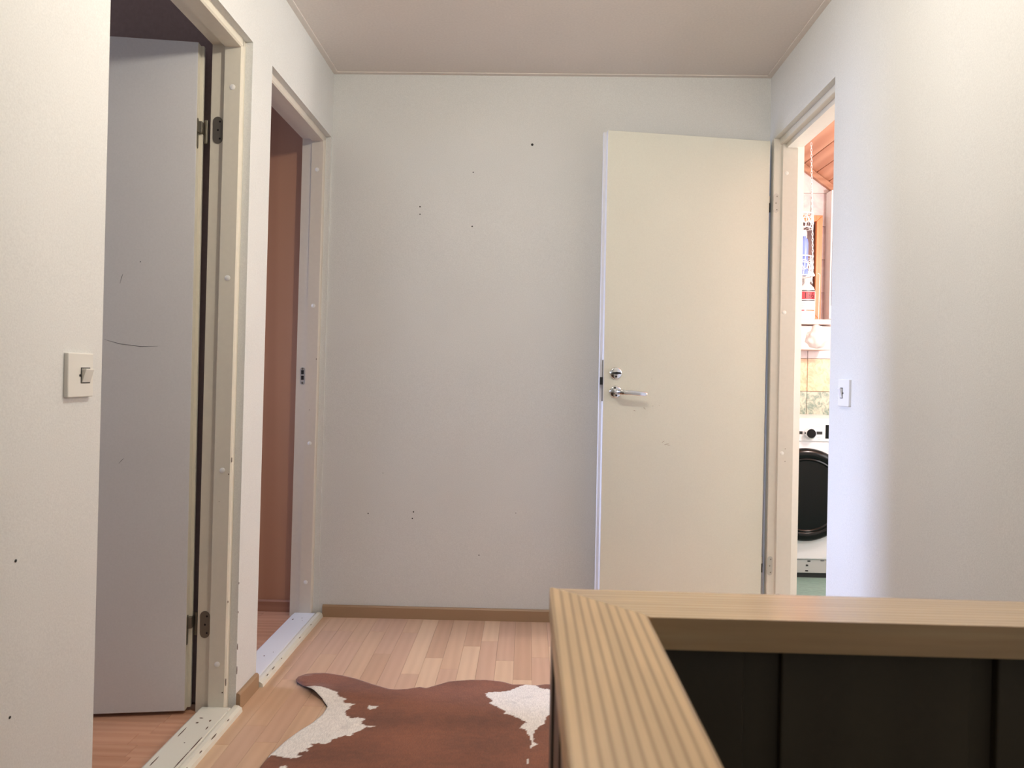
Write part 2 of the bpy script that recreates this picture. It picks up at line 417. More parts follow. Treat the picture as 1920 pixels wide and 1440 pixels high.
# ------------------------------------------------------------------ door frames
def frame(name, label, ya, yb, side, mat, warp, thr_mats, mats2=None):
    """side -1 = left wall (rebate on the far room side), +1 = right wall (rebate on hall side)"""
    yc = (ya+yb)/2
    base = warp(Vector((XL if side < 0 else XR, yc, 0)))
    e = E_(name, base, label, kind='structure')
    if side < 0:
        xf_, xm, xb_ = XL-.023, XL-.076, XL-.120       # front (set back in the wall), end of stop, back
        prof = lambda s_: (xf_, xm, xb_)
    else:
        xf_, xm, xb_ = XR+.028, XR-.001, XR+.118
    T, Rb = (.026, .012) if side < 0 else (.042, .012)
    def jamb(y_out, d, nm):
        nonlocal xm
        # cross-section in (x, y); d = direction towards the opening
        if side < 0:
            pts = [(xf_, y_out), (xf_, y_out+d*(T-.005)), (xf_-.004, y_out+d*T), (xm, y_out+d*T), (xm, y_out+d*(T-Rb)), (xb_, y_out+d*(T-Rb)), (xb_, y_out)]
        else:
            xm = XR-.001 if d < 0 else XR+.024
            pts = [(xm, y_out), (xm, y_out+d*(T-Rb-.003)), (xm+.003, y_out+d*(T-Rb)), (xf_+.002, y_out+d*(T-Rb)), (xf_+.006, y_out+d*T), (xb_-.022, y_out+d*T), (xb_+.008, y_out+d*(T-.011)), (xb_+.008, y_out)]
        g = G().prism(pts, 0, HT, 'z', xf=warp); g.build(nm, mat, e)
    jamb(yb, -1, 'jamb'); jamb(ya, 1, 'jamb')
    if side > 0: xm = XR-.001
    z = HT
    if side < 0:
        pts = [(xf_, z), (xf_, z-T+.005), (xf_-.004, z-T), (xm, z-T), (xm, z-T+Rb), (xb_, z-T+Rb), (xb_, z)]
    else:
        pts = [(XR+.024, z), (XR+.024, z-T+Rb+.007), (XR+.026, z-T+Rb+.005), (XR+.047, z-T+Rb+.005), (XR+.049, z-T), (xb_-.027, z-T), (xb_-.027, z-T+.004), (xb_, z-T+.004), (xb_, z)]
    G().prism(pts, ya+T-.013, yb-T+.013, 'y', xf=warp).build('head_jamb', mat, e)
    # threshold: board with a stepped lip
    if side < 0:
        G().prism([(XL-.105, 0), (XL-.105, .012), (XL-.093, .022), (XL-.006, .022), (XL-.004, .019), (XL-.004, 0)], ya+T, yb-T, 'y', .0006, xf=warp).build('threshold', thr_mats[0], e)
        G().prism([(XL-.003, 0), (XL-.003, .019), (XL+.003, .020), (XL+.012, .0185), (XL+.022, .012), (XL+.024, 0)], ya+.003, yb-.003, 'y', xf=warp).build('threshold_lip', thr_mats[1], e)
    else:
        G().prism([(xm, 0), (xm, .010), (xm+.02, .02), (xb_-.02, .02), (xb_, .01), (xb_, 0)], ya+T, yb-T, 'y', .0006, xf=warp).build('threshold', thr_mats[0], e)
    return e
def plug(e, x, y, z, warp, r=.0085):
    G().lathe([(r, .0), (r, -.0012), (r*.6, -.0026), (.0004, -.003)], (x, y, z), 'y', 16, xf=warp).build('screw_cap', PLUG, e)
def chip(e, x, y, z, warp, sx, sz, axis='y'):
    # a small flake of missing paint: slightly proud dark ragged patch
    pts = []
    for k in range(7):
        a = 2*PI*k/7; rr = random.uniform(.6, 1.15); pts.append((math.cos(a)*sx*rr, math.sin(a)*sz*rr))
    if axis == 'y': G().prism([(x+p[0], z+p[1]) for p in pts], y-.0008, y+.001, 'y', xf=warp).build('paint_chip', CHIPM, e)
    elif axis == 'x': G().prism([(y+p[0], z+p[1]) for p in pts], x-.001, x+.0008, 'x', xf=warp).build('paint_chip', CHIPM, e)
    else: G().prism([(x+p[0], y+p[1]) for p in pts], z-.001, z+.0006, 'z', xf=warp).build('paint_chip', CHIPM, e)
CHIPM = newmat('bare_wood_chip', srgb(86, 60, 44), .8)[0]
f1 = frame('trim_1', 'cream painted frame of the nearest left doorway, with chipped threshold', D1N, D1F, -1, CREAM, wl, (THRESH, THRESH))
f2 = frame('trim_2', 'cream frame of the second left doorway, white sunlit threshold', D2N, D2F, -1, CREAM2, wl, (THRESHW, THRESH))
f3 = frame('trim_3', 'ivory frame of the bathroom doorway on the right wall', D3N, D3F, 1, CASE3, wr, (THRESHW,))
for z in (1.933, 1.349, .756, .155):
    plug(f1, XL-.050, D1F-.026, z, wl)
    plug(f2, XL-.050, D2F-.026, z, wl)
    plug(f3, XR+.050, D3F-.042, z, wr)
plug(f3, XR+.05, D3F-.042, .155, wr)
for x, y, z, sx, sz, ax, f in [(XL-.0225, D1F-.024, .79, .0008, .008, 'x', f1), (XL+.0004, D1F+.0012, .40, .001, .004, 'x', f1), (XL+.0004, D1F+.0015, .31, .001, .004, 'x', f1),
        (XL+.0004, D1F+.003, .20, .002, .010, 'x', f1), (XL+.0004, D1F+.003, .125, .002, .016, 'x', f1), (XL-.0225, D1F-.024, .10, .001, .014, 'x', f1), (XL-.0225, D1F-.024, .35, .001, .004, 'x', f1),
        (XL-.032, D1F-.026, .068, .002, .0025, 'y', f1), (XL-.030, D1F-.026, .745, .0018, .002, 'y', f1), (XL-.058, D1F-.026, .66, .0012, .0015, 'y', f1), (XL-.03, D2F-.026, 1.12, .0022, .003, 'y', f2), (XL-.055, D2F-.026, .90, .0018, .0018, 'y', f2),
        (XR+.064, D3F-.042, .775, .002, .002, 'y', f3), (XR+.064, D3F-.042, .722, .002, .002, 'y', f3)]:
    chip(f, x, y, z, wl if f is not f3 else wr, sx, sz, ax)
for x, y, sx, sy in [(-.925, 2.205, .004, .007), (-.957, 2.19, .004, .004), (-.915, 2.16, .002, .01), (-.975, 2.13, .0016, .03), (-.905, 2.06, .0016, .05), (-.974, 1.97, .0018, .03), (-.906, 1.98, .0018, .05), (-.94, 2.07, .002, .003), (-.958, 2.22, .006, .003)]:
    chip(f1, x, y, .022, lambda v: v, sx, sy, 'z')
for x, y, sx, sy in [(-.945, 2.72, .003, .004), (-.925, 2.76, .002, .003), (-.968, 3.13, .003, .008), (-.935, 3.15, .002, .004), (-.925, 3.12, .0015, .002)]:
    chip(f2, x, y, .022, lambda v: v, sx, sy, 'z')
for y, sy in [(2.62, .014), (2.71, .006), (2.93, .010), (3.08, .005), (2.56, .008)]:
    chip(f2, -.8765, y, .0186, lambda v: v, .0014, sy, 'z')
for y, sy in [(2.22, .008), (2.12, .02), (2.03, .007), (1.93, .025)]:
    chip(f1, -.8765, y, .0186, lambda v: v, .0012, sy, 'z')

# ------------------------------------------------------------------ door leaves
def oriented(p0, p1):
    """local (u along leaf from p0, v backwards, z) -> world"""
    d = Vector((p1[0]-p0[0], p1[1]-p0[1], 0)).normalized(); n = Vector((-d.y, d.x, 0))
    if n.y < 0: n = -n
    o = Vector((p0[0], p0[1], 0))
    return lambda v: o+d*v.x+n*v.y+Vector((0, 0, v.z))
def hinge_leaf_plate(u, v, z0, z1, xf, parent, mat):
    pass
# -- grey-white leaf standing open in the first room
P0, DL = (-1.0215, 2.2853), (-1.0215-.2669, 2.2853-.0383)
x1o = oriented(P0, DL)
def x1f(v):      # the old door hangs a little out of plumb
    p = x1o(v); p.x += .0085*(v.z-2.065); return p
d1 = E_('door_1', (P0[0], P0[1], 0), 'greyish-white flush door standing open inside the first left room', kind='structure')
def stadium(cu, cz, w_, h_, n=8):
    pts = []
    r = w_/2
    for k in range(n+1): a = PI*k/n; pts.append((cu+r*math.cos(a), cz+h_/2-r+r*math.sin(a)))
    for k in range(n+1): a = PI+PI*k/n; pts.append((cu+r*math.cos(a), cz-h_/2+r+r*math.sin(a)))
    return pts
L1 = .725
G().box(.0, L1, 0, .026, .012, 2.065, .0015, xf=x1f).build('leaf_panel', LEAFG, d1)
g = G(); g.box(-.0006, L1-.001, .0005, .0255, .0125, 2.0645, xf=x1f); g.box(-.010, L1, .0262, .040, .012, 2.065, .0015, xf=x1f)
g.build('edge_lip', CREAM, d1)
for z0, z1 in ((1.763, 1.842), (.232, .312)):
    zc = (z0+z1)/2
    h = G().prism([(p[0], p[1]) for p in stadium(.013-.004, zc-.012, .016, z1-z0+.014)], -.0015, .0, 'x', xf=lambda v: x1f(Vector((v.x, v.y, v.z)))).build('hinge', STEEL, d1)
    # tab and knuckle between leaf and frame
    G().box(-.013, -.0005, .009, .034, zc-.008, zc+.026, .001, xf=x1f).build('hinge_tab', STEEL, h)
    G().tube([x1f(Vector((-.020, .036, zc-.036))), x1f(Vector((-.020, .036, zc+.036)))], .0068, 12).build('hinge_pin', STEEL, h)
    # plate on the frame rebate
    yy = D1F-.014
    hp = G().prism([(wl(Vector((XL-.094+(p[0]), 0, zc))).x, p[1]) for p in stadium(0, zc+.002, .030, z1-z0+.004)], yy-.0016, yy, 'y').build('hinge_plate', STEEL, f1)
    for k in (-1, 0, 1):
        G().lathe([(.0032, -.0024), (.0022, -.0016), (.001, -.0016)], (wl(Vector((XL-.091+(.004 if k else -.002), 0, zc))).x, yy, zc+.002+k*.026), 'y', 10).build('screw', DARK, hp)
SCUFF = newmat('scuff_grey', (.16, .16, .17, 1), .8)[0]
for pts in ([(.08, 1.135), (.13, 1.133), (.19, 1.140), (.235, 1.152)], [(.185, 1.352), (.188, 1.342), (.193, 1.322)], [(.172, .792), (.178, .786), (.186, .776)]):
    G().tube([x1f(Vector((p[0]+.02, -.0002, p[1]))) for p in pts], [.0003]+[.0009]*(len(pts)-2)+[.0003], 5).build('scuff_mark', SCUFF, d1)
G().lathe([(.0018, -.0008), (.001, 0)], x1f(Vector((.155, 0, 1.39))), 'y', 8).build('scuff_mark', SCUFF, d1)

# -- ivory leaf of the bathroom, opened back against the end wall
F3, H3 = (.3125, 3.086), (1.0085, 3.2045)
x3f = oriented(F3, H3)
L3 = (Vector(H3)-Vector(F3)).length
d3 = E_('door_3', (H3[0], H3[1], 0), 'ivory flush door swung open in front of the end wall, chrome lever', kind='structure')
G().box(0, L3, 0, .026, .010, 2.072, .0015, xf=x3f).build('leaf_panel', LEAFC, d3)
EDGEW = newmat('edge_white_paint', (.78, .78, .80, 1), .35)[0]
g = G(); g.box(-.0006, L3-.001, .0005, .0255, .0105, 2.0715, xf=x3f); g.box(-.011, L3+.004, .0262, .040, .010, 2.072, .0015, xf=x3f)
g.build('edge_lip', EDGEW, d3)
# lock forend, latch
lf = G().box(-.0016, 0, .004, .022, .965, 1.135, .0007, xf=x3f).build('lock_plate', STEEL, d3)
G().prism([(-.013, .006), (0, .006), (0, .021), (-.006, .021), (-.013, .012)], 1.033, 1.064, 'z', .0008, xf=x3f).build('latch_bolt', BLACKM, lf)
# thumb turn
def toX3(u, v, z): return x3f(Vector((u, v, z)))
def disc(u, z, prof, nm, mat, parent, seg=32):
    # lathe about the leaf's normal, built in leaf space
    return G().lathe([(r, h) for r, h in prof], (u, 0, z), 'y', seg, xf=x3f).build(nm, mat, parent)
uT = .0505
tr = disc(uT, 1.081, [(.0255, 0), (.0255, -.004), (.0235, -.0068), (.021, -.0078), (.001, -.0082)], 'lock_rosette', CHROME, d3)
G().prism([(uT-.021, 1.0805), (uT-.017, 1.0845), (uT-.006, 1.085), (uT, 1.0865), (uT+.006, 1.085), (uT+.017, 1.0845), (uT+.021, 1.0805), (uT+.017, 1.0775), (uT+.006, 1.077), (uT, 1.0755), (uT-.006, 1.077), (uT-.017, 1.0775)], -.019, -.008, 'y', .001, xf=x3f).build('thumb_turn', BLACKM, tr)
disc(uT, 1.0675, [(.0042, -.0078), (.0042, -.0086), (.002, -.0087)], 'screw', DARK, tr, 12)
# lever set
zh = 1.0045
hr = disc(uT, zh, [(.0255, 0), (.0255, -.004), (.0235, -.0068), (.021, -.0078), (.001, -.0082)], 'handle_rosette', CHROME, d3)
disc(uT-.004, zh+.0165, [(.0042, -.0078), (.0042, -.0086), (.002, -.0087)], 'screw', DARK, hr, 12)
disc(uT+.002, zh-.0145, [(.0038, -.0078), (.0038, -.0086), (.002, -.0087)], 'screw', DARK, hr, 12)
path = []; g = G()
ctr = [(uT, -.006, zh), (uT, -.025, zh), (uT+.002, -.038, zh), (uT+.009, -.047, zh), (uT+.022, -.050, zh-.0005), (uT+.05, -.0505, zh-.002), (uT+.085, -.050, zh-.005), (uT+.110, -.050, zh-.0065), (uT+.119, -.049, zh-.007)]
hw = [.010, .0105, .0105, .0108, .0108, .0098, .0090, .0088, .007]; th = [.010, .0095, .0095, .0095, .0075, .006, .0055, .0055, .004]
vs = []; fs = []; SEG = 14
for i, c in enumerate(ctr):
    a = Vector(ctr[max(i-1, 0)]); b_ = Vector(ctr[min(i+1, len(ctr)-1)]); dd = (b_-a).normalized()
    up_ = Vector((0, 0, 1)); sd = dd.cross(up_).normalized()
    for k in range(SEG):
        t = 2*PI*k/SEG; cs, sn = math.cos(t), math.sin(t)
        e_ = .55
        cs = math.copysign(abs(cs)**e_, cs); sn = math.copysign(abs(sn)**e_, sn)
        vs.append(Vector(c)+sd*cs*th[i]+up_*sn*hw[i])
for i in range(len(ctr)-1):
    for k in range(SEG): fs.append([i*SEG+k, i*SEG+(k+1) % SEG, (i+1)*SEG+(k+1) % SEG, (i+1)*SEG+k])
fs.append(list(range(SEG))); fs.append([(len(ctr)-1)*SEG+k for k in range(SEG)])
g._add(vs, fs, x3f); g.smooth = True; g.build('door_handle', CHROME, d3)
# hinges of the bathroom door
for z0, z1 in ((1.770, 1.850), (.2355, .317)):
    zc = (z0+z1)/2; yy = D3F-.030
    hp = G().prism([(wr(Vector((XR+.0115+p[0], 3.2, zc))).x, p[1]) for p in stadium(0, zc, .022, z1-z0)], yy-.0014, yy+.001, 'y').build('hinge_plate', STEELL, f3)
    for k in (-1, 0, 1):
        G().lathe([(.0028, -.0022), (.0018, -.0015), (.001, -.0015)], (wr(Vector((XR+.0125+(.002 if k else -.002), 3.2, zc))).x, yy, zc+k*.028), 'y', 10).build('screw', STEEL, hp)
    h = G().tube([toX3(L3+.007, .018, zc-.034), toX3(L3+.007, .018, zc+.004)], .0062, 12).build('hinge', BLACKM, d3)
    G().tube([toX3(L3+.007, .018, zc+.005), toX3(L3+.007, .018, zc+.034)], .0062, 12).build('hinge_pin', STEELL, h)
SC2 = newmat('scuff_tan', srgb(150, 128, 108), .8)[0]
for (u, z, ln, sl) in [(.134, .928, .010, -.3), (.174, .940, .007, .1), (.178, .936, .006, -.9), (.212, .948, .005, 0), (.24, .950, .003, .3), (.205, 1.06, .003, .4), (.275, .790, .022, .25), (.283, .786, .014, -.2), (.26, .80, .010, .8)]:
    G().tube([toX3(u-ln/2, -.0002, z-sl*ln/2), toX3(u, -.0003, z), toX3(u+ln/2, -.0002, z+sl*ln/2)], [.0003, .0009, .0003], 5).build('scuff_mark', SC2, d3)

# -- strike plate on the second doorway's far jamb
yy = D2F-.014
sx = wl(Vector((XL-.088, 0, 1.045))).x
sp = G().prism(stadium(sx, 1.046, .022, .076), yy-.0014, yy+.001, 'y').build('strike_plate', STEELL, f2)
for z in (1.062, 1.038):
    G().box(sx-.006, sx+.006, yy-.0020, yy-.0012, z-.009, z+.009, .0004).build('strike_hole', DARK, sp)
for z in (1.077, 1.016):
    G().lathe([(.0045, -.0026), (.003, -.0014), (.001, -.0014)], (sx, yy, z), 'y', 12).build('screw', STEEL, sp)

# ------------------------------------------------------------------ light switches
def switch(name, label, ya, yb, z0, z1, side, mat, ry0, ry1, rz0, rz1, group=None):
    wx = wl(Vector((XL, (ya+yb)/2, (z0+z1)/2))).x if side < 0 else wr(Vector((XR, (ya+yb)/2, (z0+z1)/2))).x
    s_ = 1 if side < 0 else -1
    e = E_(name, (wx, (ya+yb)/2, z0), label, 'light switch')
    G().box(min(wx-.001*s_, wx+.0085*s_), max(wx-.001*s_, wx+.0085*s_), ya, yb, z0, z1, .0018).build('cover_plate', mat, e)
    g = G(); g.box(min(wx+.0082*s_, wx+.0088*s_), max(wx+.0082*s_, wx+.0088*s_), ry0-.0022, ry1+.0022, rz0-.0022, rz1+.0022); g.build('rocker_gap', DARK, e)
    # rocker tilted: bottom pressed in
    xa = wx+.006*s_; top = wx+.0185*s_; bot = wx+.0105*s_
    g = G(); g.prism([(xa, rz0), (bot, rz0), (top, rz1-.0015), (top-.001*s_, rz1), (xa, rz1)], ry0, ry1, 'y', .0006); g.build('rocker', mat, e)
    zc = (rz0+rz1)/2; yc = ry0-.0045 if side < 0 else ry0-.0045
    g = G(); g.lathe([(.0026, .0084*s_), (.0026, .0092*s_), (.0012, .0093*s_)], (wx, yc, zc), 'x', 12); g.build('screw', DARK, e)
    return e
switch('light_switch', 'cream plastic rocker switch on the left wall before the first doorway', 1.4125, 1.4955, 1.008, 1.094, -1, PLASTIC, 1.455, 1.482, 1.037, 1.064)
switch('light_switch', 'small white toggle switch on the right wall next to the bathroom doorway', 2.366, 2.448, .985, 1.070, 1, PLASTICW, 2.412, 2.428, 1.012, 1.042)

# ------------------------------------------------------------------ stairwell and railing
g = G()
g.box(.03, .045, -1.6, .76, -2.4, -.16); g.box(.03, 1.12, .75, .77, -2.4, -.16); g.box(1.02, 1.12, -1.6, .76, -2.4, 0); g.box(.03, 1.12, -1.7, -1.6, -2.4, 0)
g.box(.03, 1.12, -1.7, .77, -2.5, -2.4)
struct('wall_stairwell', g, RAILDARK, 'dark stairwell shaft below the railing')
RZ = .85
rl = E_('stair_railing', (.07, .70, 0), 'low pine-capped railing around the dark stairwell in the foreground', 'railing')
CT = .029
# cap boards, mitred at the corner (rounded top edges)
def capboard(corner_pts, mat, name, lift=0):
    g = G(); t = bmesh.new()
    lo = [t.verts.new((x, y, RZ-CT)) for x, y in corner_pts]; hi = [t.verts.new((x, y, RZ+lift)) for x, y in corner_pts]
    t.faces.new(lo[::-1]); t.faces.new(hi); n = len(hi)
    for i in range(n): t.faces.new([lo[i], lo[(i+1) % n], hi[(i+1) % n], hi[i]])
    bmesh.ops.recalc_face_normals(t, faces=t.faces)
    longe = []
    for e in t.edges:
        a, b_ = e.verts
        d_ = a.co-b_.co
        if abs(d_.z) < 1e-6 and (abs(d_.x) < 1e-6 or abs(d_.y) < 1e-6): longe.append(e)
    bmesh.ops.bevel(t, geom=longe, offset=.0055, segments=4, profile=.5, affect='EDGES')
    g.merge(t); g.smooth = True
    g.build(name, mat, rl, world_origin=False)
    o = bpy.data.objects[name] if name in bpy.data.objects else None
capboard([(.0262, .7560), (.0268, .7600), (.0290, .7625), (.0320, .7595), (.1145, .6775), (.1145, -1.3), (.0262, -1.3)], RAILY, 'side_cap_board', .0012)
capboard([(.0305, .7630), (1.012, .7630-.017*1), (1.012, .6780-.006), (.1150, .6780)], RAILX, 'far_cap_board')
# posts
def post(x0, x1, y0, y1): G().box(x0, x1, y0, y1, 0, RZ-CT, .002).build('post', RAILOUT, rl)
post(.0285, .0735, .7120, .7585); post(.0285, .0735, -.35, -.305); post(.0285, .0735, -1.3, -1.255); post(.955, 1.0, .70, .745)
# cladding, outer side: boards standing on the floor
y = .7095; k = 0
while y > -1.2:
    G().box(.031+.0015*(k % 2), .043, y-.098, y-.001, .0, RZ-CT-.001, .0012).build('outer_board', RAILOUT, rl); y -= .1; k += 1
x = .0755; k = 0
while x < .95:
    G().box(x, x+.098, .738, .750, .0, RZ-CT-.001, .0012).build('outer_board', RAILOUT, rl); x += .1; k += 1
# inner dark panels with recessed joints
G().box(.0745, .955, .7265, .7368, -.12, RZ-CT-.002).build('inner_backing', RAILDARK, rl)
for xa, xb in ((.112, .212), (.247, .425), (.45, .628), (.653, .83), (.855, .95)):
    G().box(xa, xb, .716, .7262, -.12, RZ-CT-.002, .002).build('inner_panel', RAILDARK, rl)
G().box(.0745, .112, .700, .7262, -.12, RZ-CT-.002, .002).build('inner_panel', RAILDARK, rl)
G().box(.0445, .056, -1.3, .70, -.12, RZ-CT-.002).build('inner_panel', RAILDARK, rl)

# ------------------------------------------------------------------ cowhide rug
def back(u, v, zp=.004):
    d = RT*(u-960)/FPX-UP*(v-720)/FPX+FW; t = (zp-ZC)/d.z; p = Vector((0, 0, ZC))+d*t; return (p.x, p.y)
px = [(488, 1440), (505.6, 1418), (534, 1392), (562, 1371), (585, 1357), (605.6, 1340), (614, 1326), (604, 1312), (584, 1299), (568, 1288), (556, 1281), (555, 1276), (559, 1271), (573, 1266), (588, 1264), (606, 1263), (625, 1265), (643, 1268), (666.5, 1274),
      (698, 1285), (729, 1293), (740, 1294), (763.5, 1293), (787, 1289.5), (799, 1292), (818, 1287), (841.5, 1280), (880.6, 1276), (912, 1275.5), (943, 1279), (962, 1285), (984, 1285.6), (1005.6, 1287), (1024, 1284)]
outline = [back(*p) for p in px]
tx, ty = outline[-1]
outline += [(tx+.06, ty+.0), (tx+.16, ty-.03), (tx+.27, ty+.03), (tx+.36, ty+.20), (tx+.47, ty+.22), (tx+.50, ty+.12), (tx+.44, ty-.12), (tx+.46, ty-.40), (tx+.52, ty-.68), (tx+.52, ty-1.0), (tx+.60, ty-1.22), (tx+.50, ty-1.34), (tx+.30, ty-1.28), (tx+.12, ty-1.36), (tx-.10, ty-1.36), (-.40, 1.10), (-.60, 1.02), (-.72, 1.08), (-.66, 1.25), (-.60, 1.45), (-.60, 1.62), (-.64, 1.76), (-.69, 1.86)]
c1 = lambda a, b_: (440+a/6.4, 1240+b_/6.4)
c2 = lambda a, b_: (740+a/6.4, 1220+b_/6.4)
patches = [
 [c1(*p) for p in [(860, 325), (910, 322), (960, 330), (1030, 338), (1100, 350), (1220, 375), (1245, 410), (1262, 432), (1350, 460), (1310, 480), (1312, 510), (1450, 520), (1385, 545), (1380, 570), (1330, 600), (1328, 630), (1345, 665), (1400, 688), (1480, 680), (1560, 695), (1530, 725), (1530, 760), (1610, 782), (1560, 800), (1535, 835), (1420, 870), (1400, 905), (1330, 900), (1280, 912), (1170, 950), (1160, 975), (1090, 1000), (1000, 990), (900, 1000), (950, 1020), (860, 1050), (880, 1080), (820, 1090), (765, 1105), (760, 1130), (810, 1150), (690, 1170), (600, 1160), (540, 1148), (430, 1142), (380, 1180), (300, 1000), (700, 800), (1000, 600), (1090, 550), (1000, 440), (850, 340)]],
 [c1(*p) for p in [(1600, 530), (1660, 545), (1720, 545), (1700, 575), (1650, 572), (1620, 582)]],
 [c1(*p) for p in [(1580, 770), (1610, 785), (1650, 780), (1680, 790), (1640, 795), (1600, 795)]],
 [c2(*p) for p in [(1080, 522), (1130, 505), (1200, 500), (1290, 498), (1380, 488), (1480, 450), (1560, 422), (1600, 410), (1690, 410), (1700, 430), (1740, 462), (1830, 470), (2100, 500), (2250, 640), (2060, 760), (1830, 780), (1800, 880), (1760, 900), (1720, 945), (1675, 975), (1660, 1010), (1665, 1090), (1660, 1115), (1712, 1135), (1660, 1165), (1615, 1200), (1625, 1150), (1640, 1110), (1625, 1050), (1600, 1000), (1565, 955), (1505, 940), (1530, 900), (1575, 865), (1500, 820), (1420, 785), (1370, 770), (1290, 757), (1340, 738), (1240, 680), (1130, 632), (1180, 602), (1120, 570)]],
 [c2(*p) for p in [(1590, 1290), (1602, 1340), (1598, 1400), (1584, 1400), (1590, 1340)]],
 [c1(*p) for p in [(530, 1290), (560, 1268), (600, 1262), (640, 1290), (600, 1330)]]]
patches = [[back(*p) for p in q] for q in patches]
def inside(p, poly):
    x, y = p; r = False; n = len(poly); j = n-1
    for i_ in range(n):
        xi, yi = poly[i_]; xj, yj = poly[j]
        if (yi > y) != (yj > y) and x < (xj-xi)*(y-yi)/(yj-yi)+xi: r = not r
        j = i_
    return r
def nearest(p, poly):
    best = 1e9; bp = p; px_, py_ = p
    for i_ in range(len(poly)):
        ax, ay = poly[i_]; bx, by = poly[(i_+1) % len(poly)]; dx, dy = bx-ax, by-ay
        t = max(0, min(1, ((px_-ax)*dx+(py_-ay)*dy)/(dx*dx+dy*dy+1e-12))); qx, qy = ax+t*dx, ay+t*dy
        dd = (qx-px_)**2+(qy-py_)**2
        if dd < best: best = dd; bp = (qx, qy)
    return bp, math.sqrt(best)
ys = [p[1] for p in outline]; xs = [p[0] for p in outline]
def lines(v0, v1, fine0, fine1, fs_, cs_):
    out = []; v = v0
    while v < v1:
        out.append(v); v += fs_ if fine0 <= v <= fine1 else cs_
    out.append(v); return out
gx = lines(min(xs)-.01, max(xs)+.01, -.72, .10, .0045, .03)
gy = lines(min(ys)-.01, max(ys)+.01, 1.93, 2.72, .0045, .03)
nx, ny = len(gx), len(gy)
bm = bmesh.new(); vm = {}
def gv(i_, j_):
    if (i_, j_) not in vm: vm[(i_, j_)] = bm.verts.new((gx[i_], gy[j_], 0))
    return vm[(i_, j_)]
for i_ in range(nx-1):
    for j_ in range(ny-1):
        c = ((gx[i_]+gx[i_+1])/2, (gy[j_]+gy[j_+1])/2)
        if inside(c, outline): bm.faces.new([gv(i_, j_), gv(i_+1, j_), gv(i_+1, j_+1), gv(i_, j_+1)])
for v in bm.verts:
    if v.is_boundary:
        q, dd = nearest((v.co.x, v.co.y), outline)
        if dd < .03: v.co.x, v.co.y = q[0], q[1]
tipx, tipy = back(590, 1300)
cl = bm.loops.layers.color.new('hide') if False else None
cols = {}
WH, BR = Vector((.84, .80, .74)), Vector((.205, .072, .036))
bxs = [(min(p[0] for p in q)-.01, max(p[0] for p in q)+.01, min(p[1] for p in q)-.01, max(p[1] for p in q)+.01) for q in patches]
for v in bm.verts:
    x, y = v.co.x, v.co.y
    n0 = noise.noise(Vector((x*90, y*60, 0)))*.0045+noise.noise(Vector((x*240, y*160, 3)))*.0025
    n1_ = noise.noise(Vector((x*70, y*90, 5)))*.004
    p = (x+n0, y+n1_)
    wht = any(a < x < b_ and c < y < d_ and inside(p, q) for q, (a, b_, c, d_) in zip(patches, bxs))
    k = noise.noise(Vector((x*5, y*9, 1)))*.34+noise.noise(Vector((x*30, y*60, 2)))*.16
    if wht:
        kk = noise.noise(Vector((x*22, y*34, 7)))
        col = WH*(1+.05*noise.noise(Vector((x*60, y*60, 9))))
        if kk > .35: col = col*(1-.35*(kk-.35))
    else: col = BR*(1+k)
    cols[v] = col
    tip = max(0, 1-math.hypot(x-tipx, (y-tipy)*1.0)/.085)
    rip = .0035*(noise.noise(Vector((x*6, y*5, 4)))+.3)
    v.co.z = .0055+max(0, rip)+.012*tip*tip*(3-2*tip)
bm.verts.index_update(); carr = [cols[v] for v in bm.verts]
me = bpy.data.meshes.new('cowhide_rug'); 
off = Vector((0, 1.9, 0))
for v in bm.verts: v.co -= off
bm.to_mesh(me); bm.free()
at = me.color_attributes.new('hide', 'FLOAT_COLOR', 'POINT')
for i_, c in enumerate(carr): at.data[i_].color = (c.x, c.y, c.z, 1)
for f in me.polygons: f.use_smooth = True
mt, nt, b = newmat('cowhide_hair', (.3, .1, .05, 1), .6)
vc = nt.nodes.new('ShaderNodeVertexColor'); vc.layer_name = 'hide'
hv = coords(nt, (420, 90, 100)); hn = N(nt, 'ShaderNodeTexNoise', Scale=1., Detail=4.); nt.links.new(hv, hn.inputs['Vector'])
hr_ = ramp(nt, hn.outputs[0], [(.3, (.78, .78, .78)), (.7, (1.08, 1.08, 1.08))])
mx = N(nt, 'ShaderNodeMix', data_type='RGBA', blend_type='MULTIPLY'); mx.inputs[0].default_value = 1
nt.links.new(vc.outputs[0], mx.inputs[6]); nt.links.new(hr_.outputs[0], mx.inputs[7]); nt.links.new(mx.outputs[2], b.inputs['Base Color'])
bump(nt, b, hn.outputs[0], .5, .0015)
b.inputs['Sheen Weight'].default_value = .22; b.inputs['Sheen Roughness'].default_value = .4; b.inputs['Sheen Tint'].default_value = (1, .85, .8, 1)
me.materials.append(mt); me.materials.append(FELT)
rug = bpy.data.objects.new('cowhide_rug', me); C.objects.link(rug); rug.location = off
rug['label'] = 'reddish-brown and white cowhide rug lying on the hall floor'; rug['category'] = 'rug'
so = rug.modifiers.new('thickness', 'SOLIDIFY'); so.thickness = .0038; so.offset = -1; so.material_offset_rim = 1; so.material_offset = 1

